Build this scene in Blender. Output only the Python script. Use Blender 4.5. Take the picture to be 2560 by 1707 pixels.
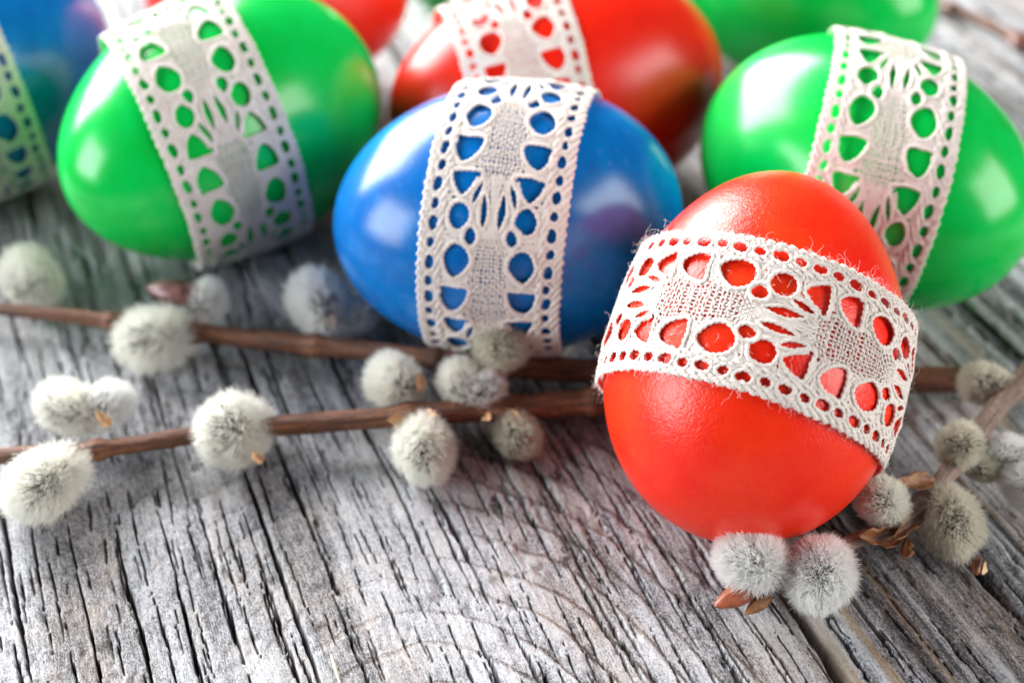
import bpy, math
import numpy as np
from mathutils import Vector, Matrix

# All lengths below are written in centimetres and turned into metres by U.
U = 0.01
rad = math.radians
scene = bpy.context.scene
for o in list(bpy.data.objects):
    bpy.data.objects.remove(o)

# ------------------------------------------------------------------ camera
cam_d = bpy.data.cameras.new('camera')
cam = bpy.data.objects.new('camera', cam_d)
scene.collection.objects.link(cam)
cam.location = (0, -19.2 * U, 15.0 * U)
cam.rotation_euler = (rad(52), 0, 0)
cam_d.sensor_width = 36
cam_d.lens = 50.3
cam_d.clip_start = 0.005
cam_d.clip_end = 50
cam_d.dof.use_dof = True
cam_d.dof.focus_distance = 19.0 * U
cam_d.dof.aperture_fstop = 12.0
cam_d.dof.aperture_blades = 0
scene.camera = cam

# ------------------------------------------------------------------ light
world = bpy.data.worlds.new('World')
scene.world = world
world.use_nodes = True
bg = world.node_tree.nodes['Background']
bg.inputs['Color'].default_value = (0.90, 0.95, 1.0, 1)
bg.inputs['Strength'].default_value = 0.055


def area_lamp(name, loc, target, sx, sy, power, color):
    d = bpy.data.lights.new(name, 'AREA')
    d.shape = 'RECTANGLE'
    d.size, d.size_y = sx * U, sy * U
    d.energy = power
    d.color = color
    o = bpy.data.objects.new(name, d)
    scene.collection.objects.link(o)
    o.location = Vector(loc) * U
    o.rotation_euler = (Vector(target) - Vector(loc)).to_track_quat('-Z', 'Y').to_euler()
    return o


area_lamp('window_light_back', (-84, 96, 64), (0, 0, 0), 150, 88, 66.0, (1.0, 0.992, 0.98))
area_lamp('window_light_left', (-105, -34, 28), (-2, 2, 2), 60, 54, 9.4, (0.92, 0.97, 1.0))
area_lamp('window_light_right', (95, -36, 44), (2, 2, 2), 74, 64, 9.0, (1.0, 0.98, 0.94))

scene.view_settings.view_transform = 'Standard'
scene.view_settings.look = 'None'
scene.view_settings.exposure = 0.56
scene.view_settings.gamma = 1.0
scene.view_settings.use_curve_mapping = False
scene.render.engine = 'CYCLES'
scene.cycles.max_bounces = 8
scene.cycles.diffuse_bounces = 4
scene.cycles.glossy_bounces = 4
scene.cycles.transmission_bounces = 4
scene.cycles.caustics_reflective = False
scene.cycles.caustics_refractive = False
scene.cycles.use_denoising = True

RNG = np.random.default_rng(7)


# ------------------------------------------------------------------ helpers
def tag(o, label=None, category=None, group=None, kind=None):
    if label:
        o['label'] = label
    if category:
        o['category'] = category
    if group:
        o['group'] = group
    if kind:
        o['kind'] = kind
    return o


def link(o, parent=None):
    scene.collection.objects.link(o)
    if parent is not None:
        o.parent = parent
        o.matrix_parent_inverse = Matrix.Translation(-parent.matrix_basis.translation) if parent.parent is None else Matrix.Identity(4)
    return o


def empty(name, loc):
    o = bpy.data.objects.new(name, None)
    o.empty_display_size = 0.01
    o.location = Vector(loc) * U
    scene.collection.objects.link(o)
    return o


def mesh_obj(name, V, F, mat, parent=None, smooth=True, attrs=None):
    """V (n,3) in cm, world space; F (m,4) or (m,3) int."""
    V = np.asarray(V, dtype=np.float64)
    F = np.asarray(F, dtype=np.int32)
    me = bpy.data.meshes.new(name)
    me.vertices.add(len(V))
    me.vertices.foreach_set('co', (V * U).astype(np.float32).ravel())
    k = F.shape[1]
    me.loops.add(F.size)
    me.loops.foreach_set('vertex_index', F.ravel())
    me.polygons.add(len(F))
    me.polygons.foreach_set('loop_start', np.arange(0, F.size, k, dtype=np.int32))
    me.polygons.foreach_set('use_smooth', np.full(len(F), smooth, dtype=bool))
    me.update(calc_edges=True)
    me.validate()
    if attrs:
        for an, av in attrs.items():
            a = me.attributes.new(an, 'FLOAT', 'POINT')
            a.data.foreach_set('value', np.asarray(av, dtype=np.float32).ravel())
    me.materials.append(mat)
    o = bpy.data.objects.new(name, me)
    scene.collection.objects.link(o)
    if parent is not None:
        o.parent = parent
        p, off = parent, Vector((0, 0, 0))
        while p is not None:
            off = off + p.location
            p = p.parent
        o.location = -off
    return o


def curves_obj(name, P, R, mat, parent=None):
    """hair strands: P (n,k,3) cm world, R (n,k) cm."""
    n, k, _ = P.shape
    hc = bpy.data.hair_curves.new(name)
    hc.add_curves([k] * n)
    hc.attributes['position'].data.foreach_set('vector', (P * U).astype(np.float32).ravel())
    a = hc.attributes.get('radius') or hc.attributes.new('radius', 'FLOAT', 'POINT')
    a.data.foreach_set('value', (R * U).astype(np.float32).ravel())
    hc.materials.append(mat)
    o = bpy.data.objects.new(name, hc)
    scene.collection.objects.link(o)
    if parent is not None:
        o.parent = parent
        p, off = parent, Vector((0, 0, 0))
        while p is not None:
            off = off + p.location
            p = p.parent
        o.location = -off
    return o


def _hash(ix, iy, seed):
    h = (ix.astype(np.int64) * 374761393 + iy.astype(np.int64) * 668265263 + seed * 1442695041) & 0xFFFFFFFF
    h = ((h ^ (h >> 13)) * 1274126177) & 0xFFFFFFFF
    h = (h ^ (h >> 16)) & 0xFFFFFF
    return h / float(0xFFFFFF)


def vnoise(x, y, seed=0):
    """value noise in 0..1"""
    x0, y0 = np.floor(x), np.floor(y)
    fx, fy = x - x0, y - y0
    fx = fx * fx * (3 - 2 * fx)
    fy = fy * fy * (3 - 2 * fy)
    a, b = _hash(x0, y0, seed), _hash(x0 + 1, y0, seed)
    c, d = _hash(x0, y0 + 1, seed), _hash(x0 + 1, y0 + 1, seed)
    return (a * (1 - fx) + b * fx) * (1 - fy) + (c * (1 - fx) + d * fx) * fy


def fbm(x, y, seed=0, octv=4, gain=0.5):
    s, amp, tot = 0, 1.0, 0
    for i in range(octv):
        s = s + amp * vnoise(x * 2 ** i, y * 2 ** i, seed + i * 17)
        tot += amp
        amp *= gain
    return s / tot


def unit(v):
    v = np.asarray(v, float)
    return v / np.linalg.norm(v, axis=-1, keepdims=True)


def catmull(P, m=8, closed=False):
    P = np.asarray(P, float)
    if closed:
        Q = np.vstack([P[-1], P, P[0], P[1]])
    else:
        Q = np.vstack([2 * P[0] - P[1], P, 2 * P[-1] - P[-2]])
    out = []
    t = np.linspace(0, 1, m, endpoint=False)[:, None]
    for i in range(1, len(Q) - 2):
        p0, p1, p2, p3 = Q[i - 1], Q[i], Q[i + 1], Q[i + 2]
        out.append(0.5 * (2 * p1 + (p2 - p0) * t + (2 * p0 - 5 * p1 + 4 * p2 - p3) * t ** 2 + (3 * p1 - p0 - 3 * p2 + p3) * t ** 3))
    out = np.vstack(out)
    if not closed:
        out = np.vstack([out, P[-1]])
    return out


def resample(P, step, closed=False):
    if closed:
        P = np.vstack([P, P[0]])
    d = np.linalg.norm(np.diff(P[:, :2], axis=0), axis=1)
    a = np.r_[0, np.cumsum(d)]
    n = max(4 if not closed else 7, int(round(a[-1] / step)))
    q = np.linspace(0, a[-1], n + 1)
    out = np.stack([np.interp(q, a, P[:, i]) for i in range(P.shape[1])], 1)
    return out[:-1] if closed else out


# ------------------------------------------------------------------ materials
def new_mat(name):
    m = bpy.data.materials.new(name)
    m.use_nodes = True
    nt = m.node_tree
    return m, nt, nt.nodes['Principled BSDF']


def node(nt, typ, **kw):
    n = nt.nodes.new(typ)
    for k, v in kw.items():
        if k in n.inputs:
            n.inputs[k].default_value = v
        else:
            setattr(n, k, v)
    return n


def noise(nt, vec, scale, detail=3.0, rough=0.55, dist=0.0):
    n = node(nt, 'ShaderNodeTexNoise')
    n.inputs['Scale'].default_value = scale
    n.inputs['Detail'].default_value = detail
    n.inputs['Roughness'].default_value = rough
    n.inputs['Distortion'].default_value = dist
    if vec is not None:
        nt.links.new(vec, n.inputs['Vector'])
    return n


def ramp(nt, fac, stops):
    r = node(nt, 'ShaderNodeValToRGB')
    e = r.color_ramp.elements
    while len(e) < len(stops):
        e.new(0.5)
    for el, (p, c) in zip(e, stops):
        el.position = p
        el.color = (*c, 1) if len(c) == 3 else c
    nt.links.new(fac, r.inputs['Fac'])
    return r


def mixc(nt, fac, a, b, blend='MIX'):
    n = node(nt, 'ShaderNodeMix', data_type='RGBA', blend_type=blend)
    for sock, v in ((n.inputs[0], fac), (n.inputs[6], a), (n.inputs[7], b)):
        if hasattr(v, 'is_linked'):
            nt.links.new(v, sock)
        else:
            sock.default_value = v if not isinstance(v, tuple) else ((*v, 1) if len(v) == 3 else v)
    return n.outputs[2]


def math_n(nt, op, a, b=0.0, clamp=False):
    n = node(nt, 'ShaderNodeMath', operation=op)
    n.use_clamp = clamp
    for i, v in enumerate((a, b)):
        if hasattr(v, 'is_linked'):
            nt.links.new(v, n.inputs[i])
        else:
            n.inputs[i].default_value = v
    return n.outputs[0]


def mat_egg(name, col, deep, rough, pore, speck=0.0, coat=0.0):
    m, nt, b = new_mat(name)
    tc = node(nt, 'ShaderNodeTexCoord').outputs['Object']
    n1 = noise(nt, tc, 75, 5, 0.68, 0.4)
    blot = ramp(nt, n1.outputs['Fac'], [(0.34, (0, 0, 0)), (0.66, (1, 1, 1))])
    c = mixc(nt, blot.outputs['Color'], col, deep)
    dots = noise(nt, tc, 1900, 2, 0.5)
    dd = ramp(nt, dots.outputs['Fac'], [(0.26, (1, 1, 1)), (0.36, (0, 0, 0))])
    c = mixc(nt, math_n(nt, 'MULTIPLY', dd.outputs['Color'], 0.18), c, tuple(x * 0.45 for x in deep))
    if speck > 0:
        n2 = noise(nt, tc, 620, 3, 0.6)
        sp = ramp(nt, n2.outputs['Fac'], [(0.60, (0, 0, 0)), (0.74, (1, 1, 1))])
        lighter = tuple(min(1, x * 0.7 + 0.12) for x in col)
        c = mixc(nt, math_n(nt, 'MULTIPLY', sp.outputs['Color'], speck), c, lighter)
    nt.links.new(c, b.inputs['Base Color'])
    n3 = noise(nt, tc, 2900, 2, 0.5)
    n4 = noise(nt, tc, 1100, 2, 0.5)
    h = math_n(nt, 'ADD', n3.outputs['Fac'], math_n(nt, 'MULTIPLY', n4.outputs['Fac'], 0.9))
    bp = node(nt, 'ShaderNodeBump')
    bp.inputs['Strength'].default_value = pore
    bp.inputs['Distance'].default_value = 0.00016
    nt.links.new(h, bp.inputs['Height'])
    nt.links.new(bp.outputs['Normal'], b.inputs['Normal'])
    r = math_n(nt, 'ADD', math_n(nt, 'MULTIPLY', n1.outputs['Fac'], 0.10), rough - 0.05)
    nt.links.new(r, b.inputs['Roughness'])
    b.inputs['Specular IOR Level'].default_value = 0.42
    b.inputs['Coat Weight'].default_value = coat
    b.inputs['Coat Roughness'].default_value = 0.06
    b.inputs['Subsurface Weight'].default_value = 0.12
    b.inputs['Subsurface Radius'].default_value = (1.0, 0.5, 0.3)
    b.inputs['Subsurface Scale'].default_value = 0.0012
    return m


def mat_lace():
    m, nt, b = new_mat('cotton_lace')
    tc = node(nt, 'ShaderNodeTexCoord').outputs['Object']
    n1 = noise(nt, tc, 260, 3)
    c = ramp(nt, n1.outputs['Fac'], [(0.3, (0.71, 0.635, 0.59)), (0.7, (0.81, 0.745, 0.70))])
    nt.links.new(c.outputs['Color'], b.inputs['Base Color'])
    b.inputs['Roughness'].default_value = 0.9
    b.inputs['Specular IOR Level'].default_value = 0.15
    b.inputs['Sheen Weight'].default_value = 0.25
    b.inputs['Sheen Roughness'].default_value = 0.5
    n2 = noise(nt, tc, 5200, 2)
    bp = node(nt, 'ShaderNodeBump')
    bp.inputs['Strength'].default_value = 0.5
    bp.inputs['Distance'].default_value = 0.00008
    nt.links.new(n2.outputs['Fac'], bp.inputs['Height'])
    nt.links.new(bp.outputs['Normal'], b.inputs['Normal'])
    return m


def mat_hair(name, stops, transl=0.35):
    m, nt, b = new_mat(name)
    ci = node(nt, 'ShaderNodeHairInfo')
    c = ramp(nt, ci.outputs['Random'], stops)
    out = nt.nodes['Material Output']
    nt.nodes.remove(b)
    d = node(nt, 'ShaderNodeBsdfDiffuse')
    t = node(nt, 'ShaderNodeBsdfTranslucent')
    mx = node(nt, 'ShaderNodeMixShader')
    mx.inputs[0].default_value = transl
    nt.links.new(c.outputs['Color'], d.inputs['Color'])
    nt.links.new(c.outputs['Color'], t.inputs['Color'])
    nt.links.new(d.outputs[0], mx.inputs[1])
    nt.links.new(t.outputs[0], mx.inputs[2])
    nt.links.new(mx.outputs[0], out.inputs['Surface'])
    return m


def mat_core():
    m, nt, b = new_mat('catkin_bracts')
    tc = node(nt, 'ShaderNodeTexCoord').outputs['Object']
    n1 = noise(nt, tc, 900, 3)
    c = ramp(nt, n1.outputs['Fac'], [(0.36, (0.10, 0.095, 0.085)), (0.58, (0.55, 0.54, 0.48))])
    nt.links.new(c.outputs['Color'], b.inputs['Base Color'])
    b.inputs['Roughness'].default_value = 0.9
    return m


def mat_bark(name, a, bcol, ccol, streak=1.0, rough=0.5):
    m, nt, b = new_mat(name)
    at = node(nt, 'ShaderNodeAttribute', attribute_name='along')
    an = node(nt, 'ShaderNodeAttribute', attribute_name='around')
    cx = node(nt, 'ShaderNodeCombineXYZ')
    nt.links.new(math_n(nt, 'MULTIPLY', at.outputs['Fac'], 0.9), cx.inputs[0])
    nt.links.new(math_n(nt, 'MULTIPLY', an.outputs['Fac'], 5.0), cx.inputs[1])
    n1 = noise(nt, cx.outputs[0], 1.6, 5, 0.65)
    c1 = ramp(nt, n1.outputs['Fac'], [(0.30, a), (0.55, bcol), (0.75, ccol)])
    tc = node(nt, 'ShaderNodeTexCoord').outputs['Object']
    n2 = noise(nt, tc, 1500, 4, 0.7)
    c2 = mixc(nt, 0.55, c1.outputs['Color'], ramp(nt, n2.outputs['Fac'], [(0.35, (0.45, 0.42, 0.40)), (0.65, (1.25, 1.2, 1.15))]).outputs['Color'], 'MULTIPLY')
    nt.links.new(c2, b.inputs['Base Color'])
    b.inputs['Roughness'].default_value = rough
    bp = node(nt, 'ShaderNodeBump')
    bp.inputs['Strength'].default_value = 0.7
    bp.inputs['Distance'].default_value = 0.0008
    nt.links.new(math_n(nt, 'ADD', n1.outputs['Fac'], math_n(nt, 'MULTIPLY', n2.outputs['Fac'], 0.4)), bp.inputs['Height'])
    nt.links.new(bp.outputs['Normal'], b.inputs['Normal'])
    return m


def mat_scale(name, a, bcol, rough=0.42, transl=0.0):
    m, nt, b = new_mat(name)
    tc = node(nt, 'ShaderNodeTexCoord').outputs['Object']
    n1 = noise(nt, tc, 520, 4, 0.65, 0.6)
    c = ramp(nt, n1.outputs['Fac'], [(0.32, a), (0.66, bcol)])
    nt.links.new(c.outputs['Color'], b.inputs['Base Color'])
    b.inputs['Roughness'].default_value = rough
    bp = node(nt, 'ShaderNodeBump')
    bp.inputs['Strength'].default_value = 0.4
    bp.inputs['Distance'].default_value = 0.0003
    nt.links.new(n1.outputs['Fac'], bp.inputs['Height'])
    nt.links.new(bp.outputs['Normal'], b.inputs['Normal'])
    return m


def mat_wood():
    m, nt, b = new_mat('weathered_wood')
    def attr(n):
        return node(nt, 'ShaderNodeAttribute', attribute_name=n).outputs['Fac']
    tone, warm, raw, gg, ll, stripe = (attr(n) for n in ('tone', 'warm', 'raw', 'g', 'l', 'stripe'))
    cx = node(nt, 'ShaderNodeCombineXYZ')           # fibres: stretched along the grain (cm)
    nt.links.new(math_n(nt, 'MULTIPLY', gg, 9.0), cx.inputs[0])
    nt.links.new(math_n(nt, 'MULTIPLY', ll, 1.0), cx.inputs[1])
    fib = noise(nt, cx.outputs[0], 3.2, 5, 0.7, 0.25)
    cy = node(nt, 'ShaderNodeCombineXYZ')
    nt.links.new(math_n(nt, 'MULTIPLY', gg, 2.2), cy.inputs[0])
    nt.links.new(math_n(nt, 'MULTIPLY', ll, 1.0), cy.inputs[1])
    pit = noise(nt, cy.outputs[0], 7.5, 5, 0.72)
    mot = noise(nt, cy.outputs[0], 1.3, 4, 0.6)
    cz = node(nt, 'ShaderNodeCombineXYZ')
    nt.links.new(math_n(nt, 'MULTIPLY', gg, 2.6), cz.inputs[0])
    nt.links.new(math_n(nt, 'MULTIPLY', ll, 1.0), cz.inputs[1])
    spk = noise(nt, cz.outputs[0], 21.0, 4, 0.75)
    f = math_n(nt, 'ADD', math_n(nt, 'MULTIPLY', fib.outputs['Fac'], 0.36), math_n(nt, 'MULTIPLY', pit.outputs['Fac'], 0.34))
    f = math_n(nt, 'ADD', f, math_n(nt, 'MULTIPLY', math_n(nt, 'SUBTRACT', spk.outputs['Fac'], 0.38), 0.75))
    f = math_n(nt, 'ADD', f, math_n(nt, 'MULTIPLY', mot.outputs['Fac'], 0.22))
    f = math_n(nt, 'ADD', f, math_n(nt, 'MULTIPLY', math_n(nt, 'SUBTRACT', tone, 0.5), 0.42))
    grey = ramp(nt, f, [(0.34, (0.018, 0.017, 0.018)), (0.44, (0.085, 0.083, 0.09)), (0.52, (0.27, 0.275, 0.30)), (0.62, (0.50, 0.515, 0.555)), (0.78, (0.68, 0.695, 0.735))])
    ochre = ramp(nt, f, [(0.32, (0.032, 0.02, 0.013)), (0.46, (0.13, 0.085, 0.055)), (0.60, (0.36, 0.27, 0.195)), (0.85, (0.58, 0.48, 0.38))])
    wn = math_n(nt, 'MULTIPLY', math_n(nt, 'ADD', warm, math_n(nt, 'MULTIPLY', math_n(nt, 'SUBTRACT', mot.outputs['Fac'], 0.5), 1.2)), 1.0, True)
    c = mixc(nt, wn, grey.outputs['Color'], ochre.outputs['Color'])
    c = mixc(nt, math_n(nt, 'MULTIPLY', stripe, 0.60, True), c, mixc(nt, fib.outputs['Fac'], (0.22, 0.12, 0.05), (0.62, 0.44, 0.24)))
    c = mixc(nt, math_n(nt, 'MULTIPLY', raw, 0.85, True), c, (0.075, 0.05, 0.036))
    nt.links.new(c, b.inputs['Base Color'])
    b.inputs['Roughness'].default_value = 0.62
    b.inputs['Specular IOR Level'].default_value = 0.45
    bp = node(nt, 'ShaderNodeBump')
    bp.inputs['Strength'].default_value = 0.6
    bp.inputs['Distance'].default_value = 0.0006
    nt.links.new(math_n(nt, 'ADD', math_n(nt, 'ADD', fib.outputs['Fac'], pit.outputs['Fac']), math_n(nt, 'MULTIPLY', spk.outputs['Fac'], 0.6)), bp.inputs['Height'])
    nt.links.new(bp.outputs['Normal'], b.inputs['Normal'])
    return m


RED = mat_egg('red_dye', (0.93, 0.040, 0.006), (0.86, 0.012, 0.002), 0.29, 0.42, 0.10)
RED_B = mat_egg('red_dye_satin', (0.90, 0.022, 0.005), (0.80, 0.010, 0.002), 0.30, 0.08)
BLUE = mat_egg('blue_dye', (0.0, 0.195, 0.60), (0.0, 0.115, 0.43), 0.22, 0.07, 0.35)
GREEN = mat_egg('green_dye', (0.0, 0.60, 0.095), (0.0, 0.49, 0.050), 0.22, 0.06, 0.12)
LACE = mat_lace()
FUZZ = mat_hair('cotton_fuzz', [(0.0, (0.80, 0.76, 0.72)), (1.0, (0.90, 0.87, 0.84))], 0.4)
FUR = mat_hair('silver_fur', [(0.0, (0.87, 0.86, 0.77)), (0.5, (0.94, 0.935, 0.88)), (1.0, (0.98, 0.98, 0.96))], 0.5)
FUR_G = mat_hair('grey_fur', [(0.0, (0.70, 0.66, 0.54)), (0.5, (0.86, 0.83, 0.73)), (1.0, (0.93, 0.92, 0.86))], 0.5)
FUR_W = mat_hair('white_fur', [(0.0, (0.92, 0.92, 0.89)), (0.5, (0.97, 0.97, 0.96)), (1.0, (0.99, 0.99, 0.99))], 0.5)
TIPS = mat_hair('dark_bract_tips', [(0.0, (0.03, 0.03, 0.028)), (0.5, (0.12, 0.12, 0.11)), (1.0, (0.32, 0.32, 0.28))], 0.2)
CORE = mat_core()
BARK = mat_bark('brown_bark', (0.035, 0.014, 0.008), (0.21, 0.078, 0.036), (0.50, 0.23, 0.10), rough=0.45)
BARK_G = mat_bark('grey_brown_bark', (0.12, 0.075, 0.058), (0.30, 0.21, 0.175), (0.50, 0.39, 0.335))
SCALE_R = mat_scale('red_brown_scale', (0.17, 0.035, 0.016), (0.42, 0.12, 0.055), 0.38)
SCALE_O = mat_scale('orange_scale', (0.52, 0.25, 0.09), (0.82, 0.58, 0.36), 0.5)
SCALE_B = mat_scale('dry_bract', (0.085, 0.030, 0.014), (0.40, 0.175, 0.07), 0.58)
SCALE_P = mat_scale('purple_scale', (0.075, 0.022, 0.028), (0.30, 0.14, 0.13), 0.3)
WOOD = mat_wood()
m_, nt_, b_ = new_mat('dark_gap_blocker')  # dark colour of the added blocker, keeps the plank gaps dark
b_.inputs['Base Color'].default_value = (0.05, 0.04, 0.032, 1)
b_.inputs['Roughness'].default_value = 0.9
UNDER = m_

# ------------------------------------------------------------------ table
AL = np.array([-0.363, 0.932])      # along the grain
AG = np.array([0.932, 0.363])       # across the grain


def flow(g, l):
    return 0.40 * (fbm(g * 0.16 + 3, l * 0.11, 41, 2) - 0.5) + 0.05 * (fbm(g * 0.6, l * 0.35, 43, 2) - 0.5)


def make_cracks(g0, g1, sp_long, sp_mid, n_short, seed):
    """stratified across the board: long checks, shorter ones between, then fine short checks."""
    r = np.random.default_rng(seed)
    C = []
    for sp, ln0, ln1, w0, w1, d0, d1, fill in ((sp_long, 3.5, 10.0, 0.020, 0.040, 0.45, 0.7, 0.88), (sp_mid, 0.9, 3.0, 0.012, 0.020, 0.16, 0.32, 0.75)):
        g = g0
        while g < g1:
            l = -10.5 - r.uniform(0, 3)
            while l < 18:
                ln = r.uniform(ln0, ln1)
                if r.random() < fill:
                    C.append((g + r.normal() * sp * 0.22, l + ln / 2, ln, w0 + (w1 - w0) * r.random() ** 2.0, r.uniform(d0, d1), r.integers(1e6)))
                l += ln * r.uniform(0.75, 1.15)
            g += sp * r.uniform(0.75, 1.3)
    for k in range(n_short):
        C.append((r.uniform(g0, g1), r.uniform(-10.5, 3), r.uniform(0.25, 0.9), r.uniform(0.011, 0.018), r.uniform(0.05, 0.14), r.integers(1e6)))
    return C


def build_plank(g0, g1, gs, ls, seed, counts, rings, stripe_amt, base_tone, warm_amt, z0, table):
    """gs: column positions 0..1 mapped between the two wavy edges, ls: rows along the grain."""
    e0 = g0 + 0.05 * (fbm(ls * 0.8, ls * 0 + seed, seed, 3) - 0.5) + 0.10 * (vnoise(ls * 0.33, ls * 0, seed + 3) - 0.5)
    e1 = g1 + 0.22 * (fbm(ls * 1.1, ls * 0 + seed + 9, seed + 5, 4) - 0.5) + 0.10 * (vnoise(ls * 0.33, ls * 0, seed + 8) - 0.5)
    G = e0[:, None] + (e1 - e0)[:, None] * gs[None, :]
    L = np.repeat(ls[:, None], len(gs), 1)
    gw = G + flow(G, L)
    h = 0.035 * (fbm(gw * 0.5, L * 0.15, seed + 11, 3) - 0.5)
    # growth rings, cut at a low angle: broad arcs lying across the checks
    rho = np.sqrt(((gw - rings[0]) / rings[2]) ** 2 + ((L - rings[1]) / rings[3]) ** 2)
    rho = rho + 0.55 * (fbm(gw * 0.45, L * 0.3, seed + 21, 4) - 0.5)
    ph = np.mod(rho / rings[4], 1.0)
    saw = np.where(ph < 0.80, ph / 0.80, (1 - ph) / 0.20)
    ramt = rings[5] * np.clip(0.25 + 1.3 * (fbm(gw * 0.25, L * 0.18, seed + 23, 2) - 0.3), 0, 1.2)
    ramt = ramt * np.exp(-np.maximum(rho - 1.6, 0) * 0.42)
    h += 0.050 * ramt * (saw - 0.5)
    valley = np.clip((ph - 0.80) / 0.2, 0, 1) * ramt
    # long fibre ridges
    rid = fbm(gw * 7.0, L * 0.42, seed + 31, 3)
    h += 0.034 * (rid - 0.5) * (0.5 + 0.9 * fbm(gw * 0.4, L * 0.3, seed + 33, 2))
    h += 0.020 * (fbm(gw * 16, L * 2.2, seed + 35, 3) - 0.5)
    # scaly pits
    pits = fbm(gw * 5.5, L * 2.6, seed + 37, 3)
    h -= 0.045 * np.clip((pits - 0.58) * 4.5, 0, 1) ** 1.3
    raw = np.zeros_like(h)
    gmin, gmax = g0 - 0.5, g1 + 0.5
    for (cg, cl, ln, w, dp, sd) in make_cracks(gmin, gmax, *counts, seed + 51):
        i0, i1 = np.searchsorted(ls, cl - ln / 2), np.searchsorted(ls, cl + ln / 2)
        if i1 - i0 < 2:
            continue
        lm = ls[i0:i1]
        tau = (lm - cl) / (ln / 2)
        gc = cg + 0.06 * (vnoise(lm * 0.7, lm * 0, sd) - 0.5) + 0.022 * (vnoise(lm * 3.1, lm * 0, sd + 1) - 0.5) + 0.012 * (vnoise(lm * 11, lm * 0, sd + 2) - 0.5)
        ww = w * (1 - np.abs(tau) ** 2.2) * (0.55 + 0.9 * vnoise(lm * 2.3, lm * 0, sd + 3))
        ww = np.maximum(ww, 1e-4)
        cols = np.where((gs * (g1 - g0) + g0 > cg - 0.75) & (gs * (g1 - g0) + g0 < cg + 0.75))[0]
        if len(cols) == 0:
            continue
        j0, j1 = cols[0], cols[-1] + 1
        dist = np.abs(gw[i0:i1, j0:j1] - gc[:, None])
        a = np.clip(1 - dist / ww[:, None], 0, 1)
        prof = np.clip(a * 5.0, 0, 1)
        lip = np.exp(-(dist / (ww[:, None] * 2.4)) ** 2)
        h[i0:i1, j0:j1] -= dp * prof * np.minimum(1, ww[:, None] / w * 1.6) + 0.05 * ww[:, None] * lip
        raw[i0:i1, j0:j1] = np.maximum(raw[i0:i1, j0:j1], np.clip(a * 3, 0, 1))
    # worn, rounded edges
    d0, d1 = G - e0[:, None], e1[:, None] - G
    for d in (d0, d1):
        h -= 0.16 * np.exp(-(d / 0.07)) + 0.05 * np.exp(-d / 0.25)
    tone = base_tone + 0.5 * (fbm(gw * 1.1, L * 0.28, seed + 61, 4) - 0.5) + 0.30 * (rid - 0.5) + 0.12 * (saw - 0.5) * ramt - 0.45 * valley
    streak = 0.25 if g0 < 0 else 1.0
    st_ = fbm(gw * 5.5, L * 0.10, seed + 91, 4, 0.65)
    tone = tone + 1.5 * streak * (st_ - 0.5)
    h += 0.05 * (streak - 0.25) * (st_ - 0.5)
    warm = warm_amt + 1.1 * (fbm(gw * 0.8, L * 0.25, seed + 71, 3) - 0.52) + 0.5 * valley
    stripe = np.clip((fbm(gw * 4.2, L * 0.10, seed + 81, 3) - 0.57) * 8, 0, 1) * np.clip((fbm(gw * 0.9, L * 0.16, seed + 83, 2) - 0.40) * 5, 0, 1) * stripe_amt
    X = G * AG[0] + L * AL[0]
    Y = G * AG[1] + L * AL[1]
    Z = h + z0
    nr, nc = G.shape
    V = np.stack([X, Y, Z], -1).reshape(-1, 3)
    idx = np.arange(nr * nc).reshape(nr, nc)
    F = np.stack([idx[:-1, :-1], idx[:-1, 1:], idx[1:, 1:], idx[1:, :-1]], -1).reshape(-1, 4)
    att = {'tone': tone, 'warm': np.clip(warm, 0, 1), 'raw': raw, 'g': G + 40 * (seed % 7), 'l': L, 'stripe': stripe}
    att = {k: v.ravel() for k, v in att.items()}
    # sides down to the underside
    border = np.concatenate([idx[0, :-1], idx[:-1, -1], idx[-1, :0:-1], idx[:0:-1, 0]])
    low = V[border].copy()
    low[:, 2] = z0 - 1.9
    nb = len(border)
    base = len(V)
    li = base + np.arange(nb)
    F2 = np.stack([border, li, np.roll(li, -1), np.roll(border, -1)], -1)
    V = np.vstack([V, low])
    F = np.vstack([F, F2])
    for k in att:
        att[k] = np.r_[att[k], att[k][border] * (0.75 if k == 'tone' else 1)]
    return mesh_obj('plank', V, F, WOOD, table, True, att)


def rows():
    return np.unique(np.r_[np.linspace(-30, -10, 24), np.arange(-10, -2.2, 0.024), np.arange(-2.2, 4, 0.045), np.arange(4, 18, 0.10), np.linspace(18, 45, 30)])


def cols(g0, g1, parts):
    return np.clip((np.unique(np.concatenate(parts)) - g0) / (g1 - g0), 0, 1)


table = empty('table_top', (0, 0, 0))
tag(table, kind='structure')
LS = rows()
g0, g1 = -14.0, 1.40
build_plank(g0, g1, cols(g0, g1, [np.linspace(-14, -9.2, 30), np.arange(-9.2, 1.40, 0.0205), [1.40]]), LS, 3, (0.50, 0.30, 620), (-4.0, -8.9, 1.0, 1.5, 0.42, 2.8), 0.05, 0.545, 0.13, 0.0, table)
g0, g1 = 1.57, 4.28
build_plank(g0, g1, cols(g0, g1, [np.arange(1.57, 4.28, 0.022), [4.28]]), LS, 12, (0.8, 0.45, 60), (3.4, -70, 0.75, 14.0, 0.6, 0.5), 0.9, 0.42, 0.0, -0.03, table)
g0, g1 = 4.37, 12.6
build_plank(g0, g1, cols(g0, g1, [np.arange(4.37, 6.5, 0.026), np.arange(6.5, 12.6, 0.05), [12.6]]), LS, 25, (0.7, 0.6, 60), (8.0, -70, 0.9, 14.0, 0.6, 0.5), 0.7, 0.50, 0.0, 0.0, table)
g0, g1 = 12.7, 26.0
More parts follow.
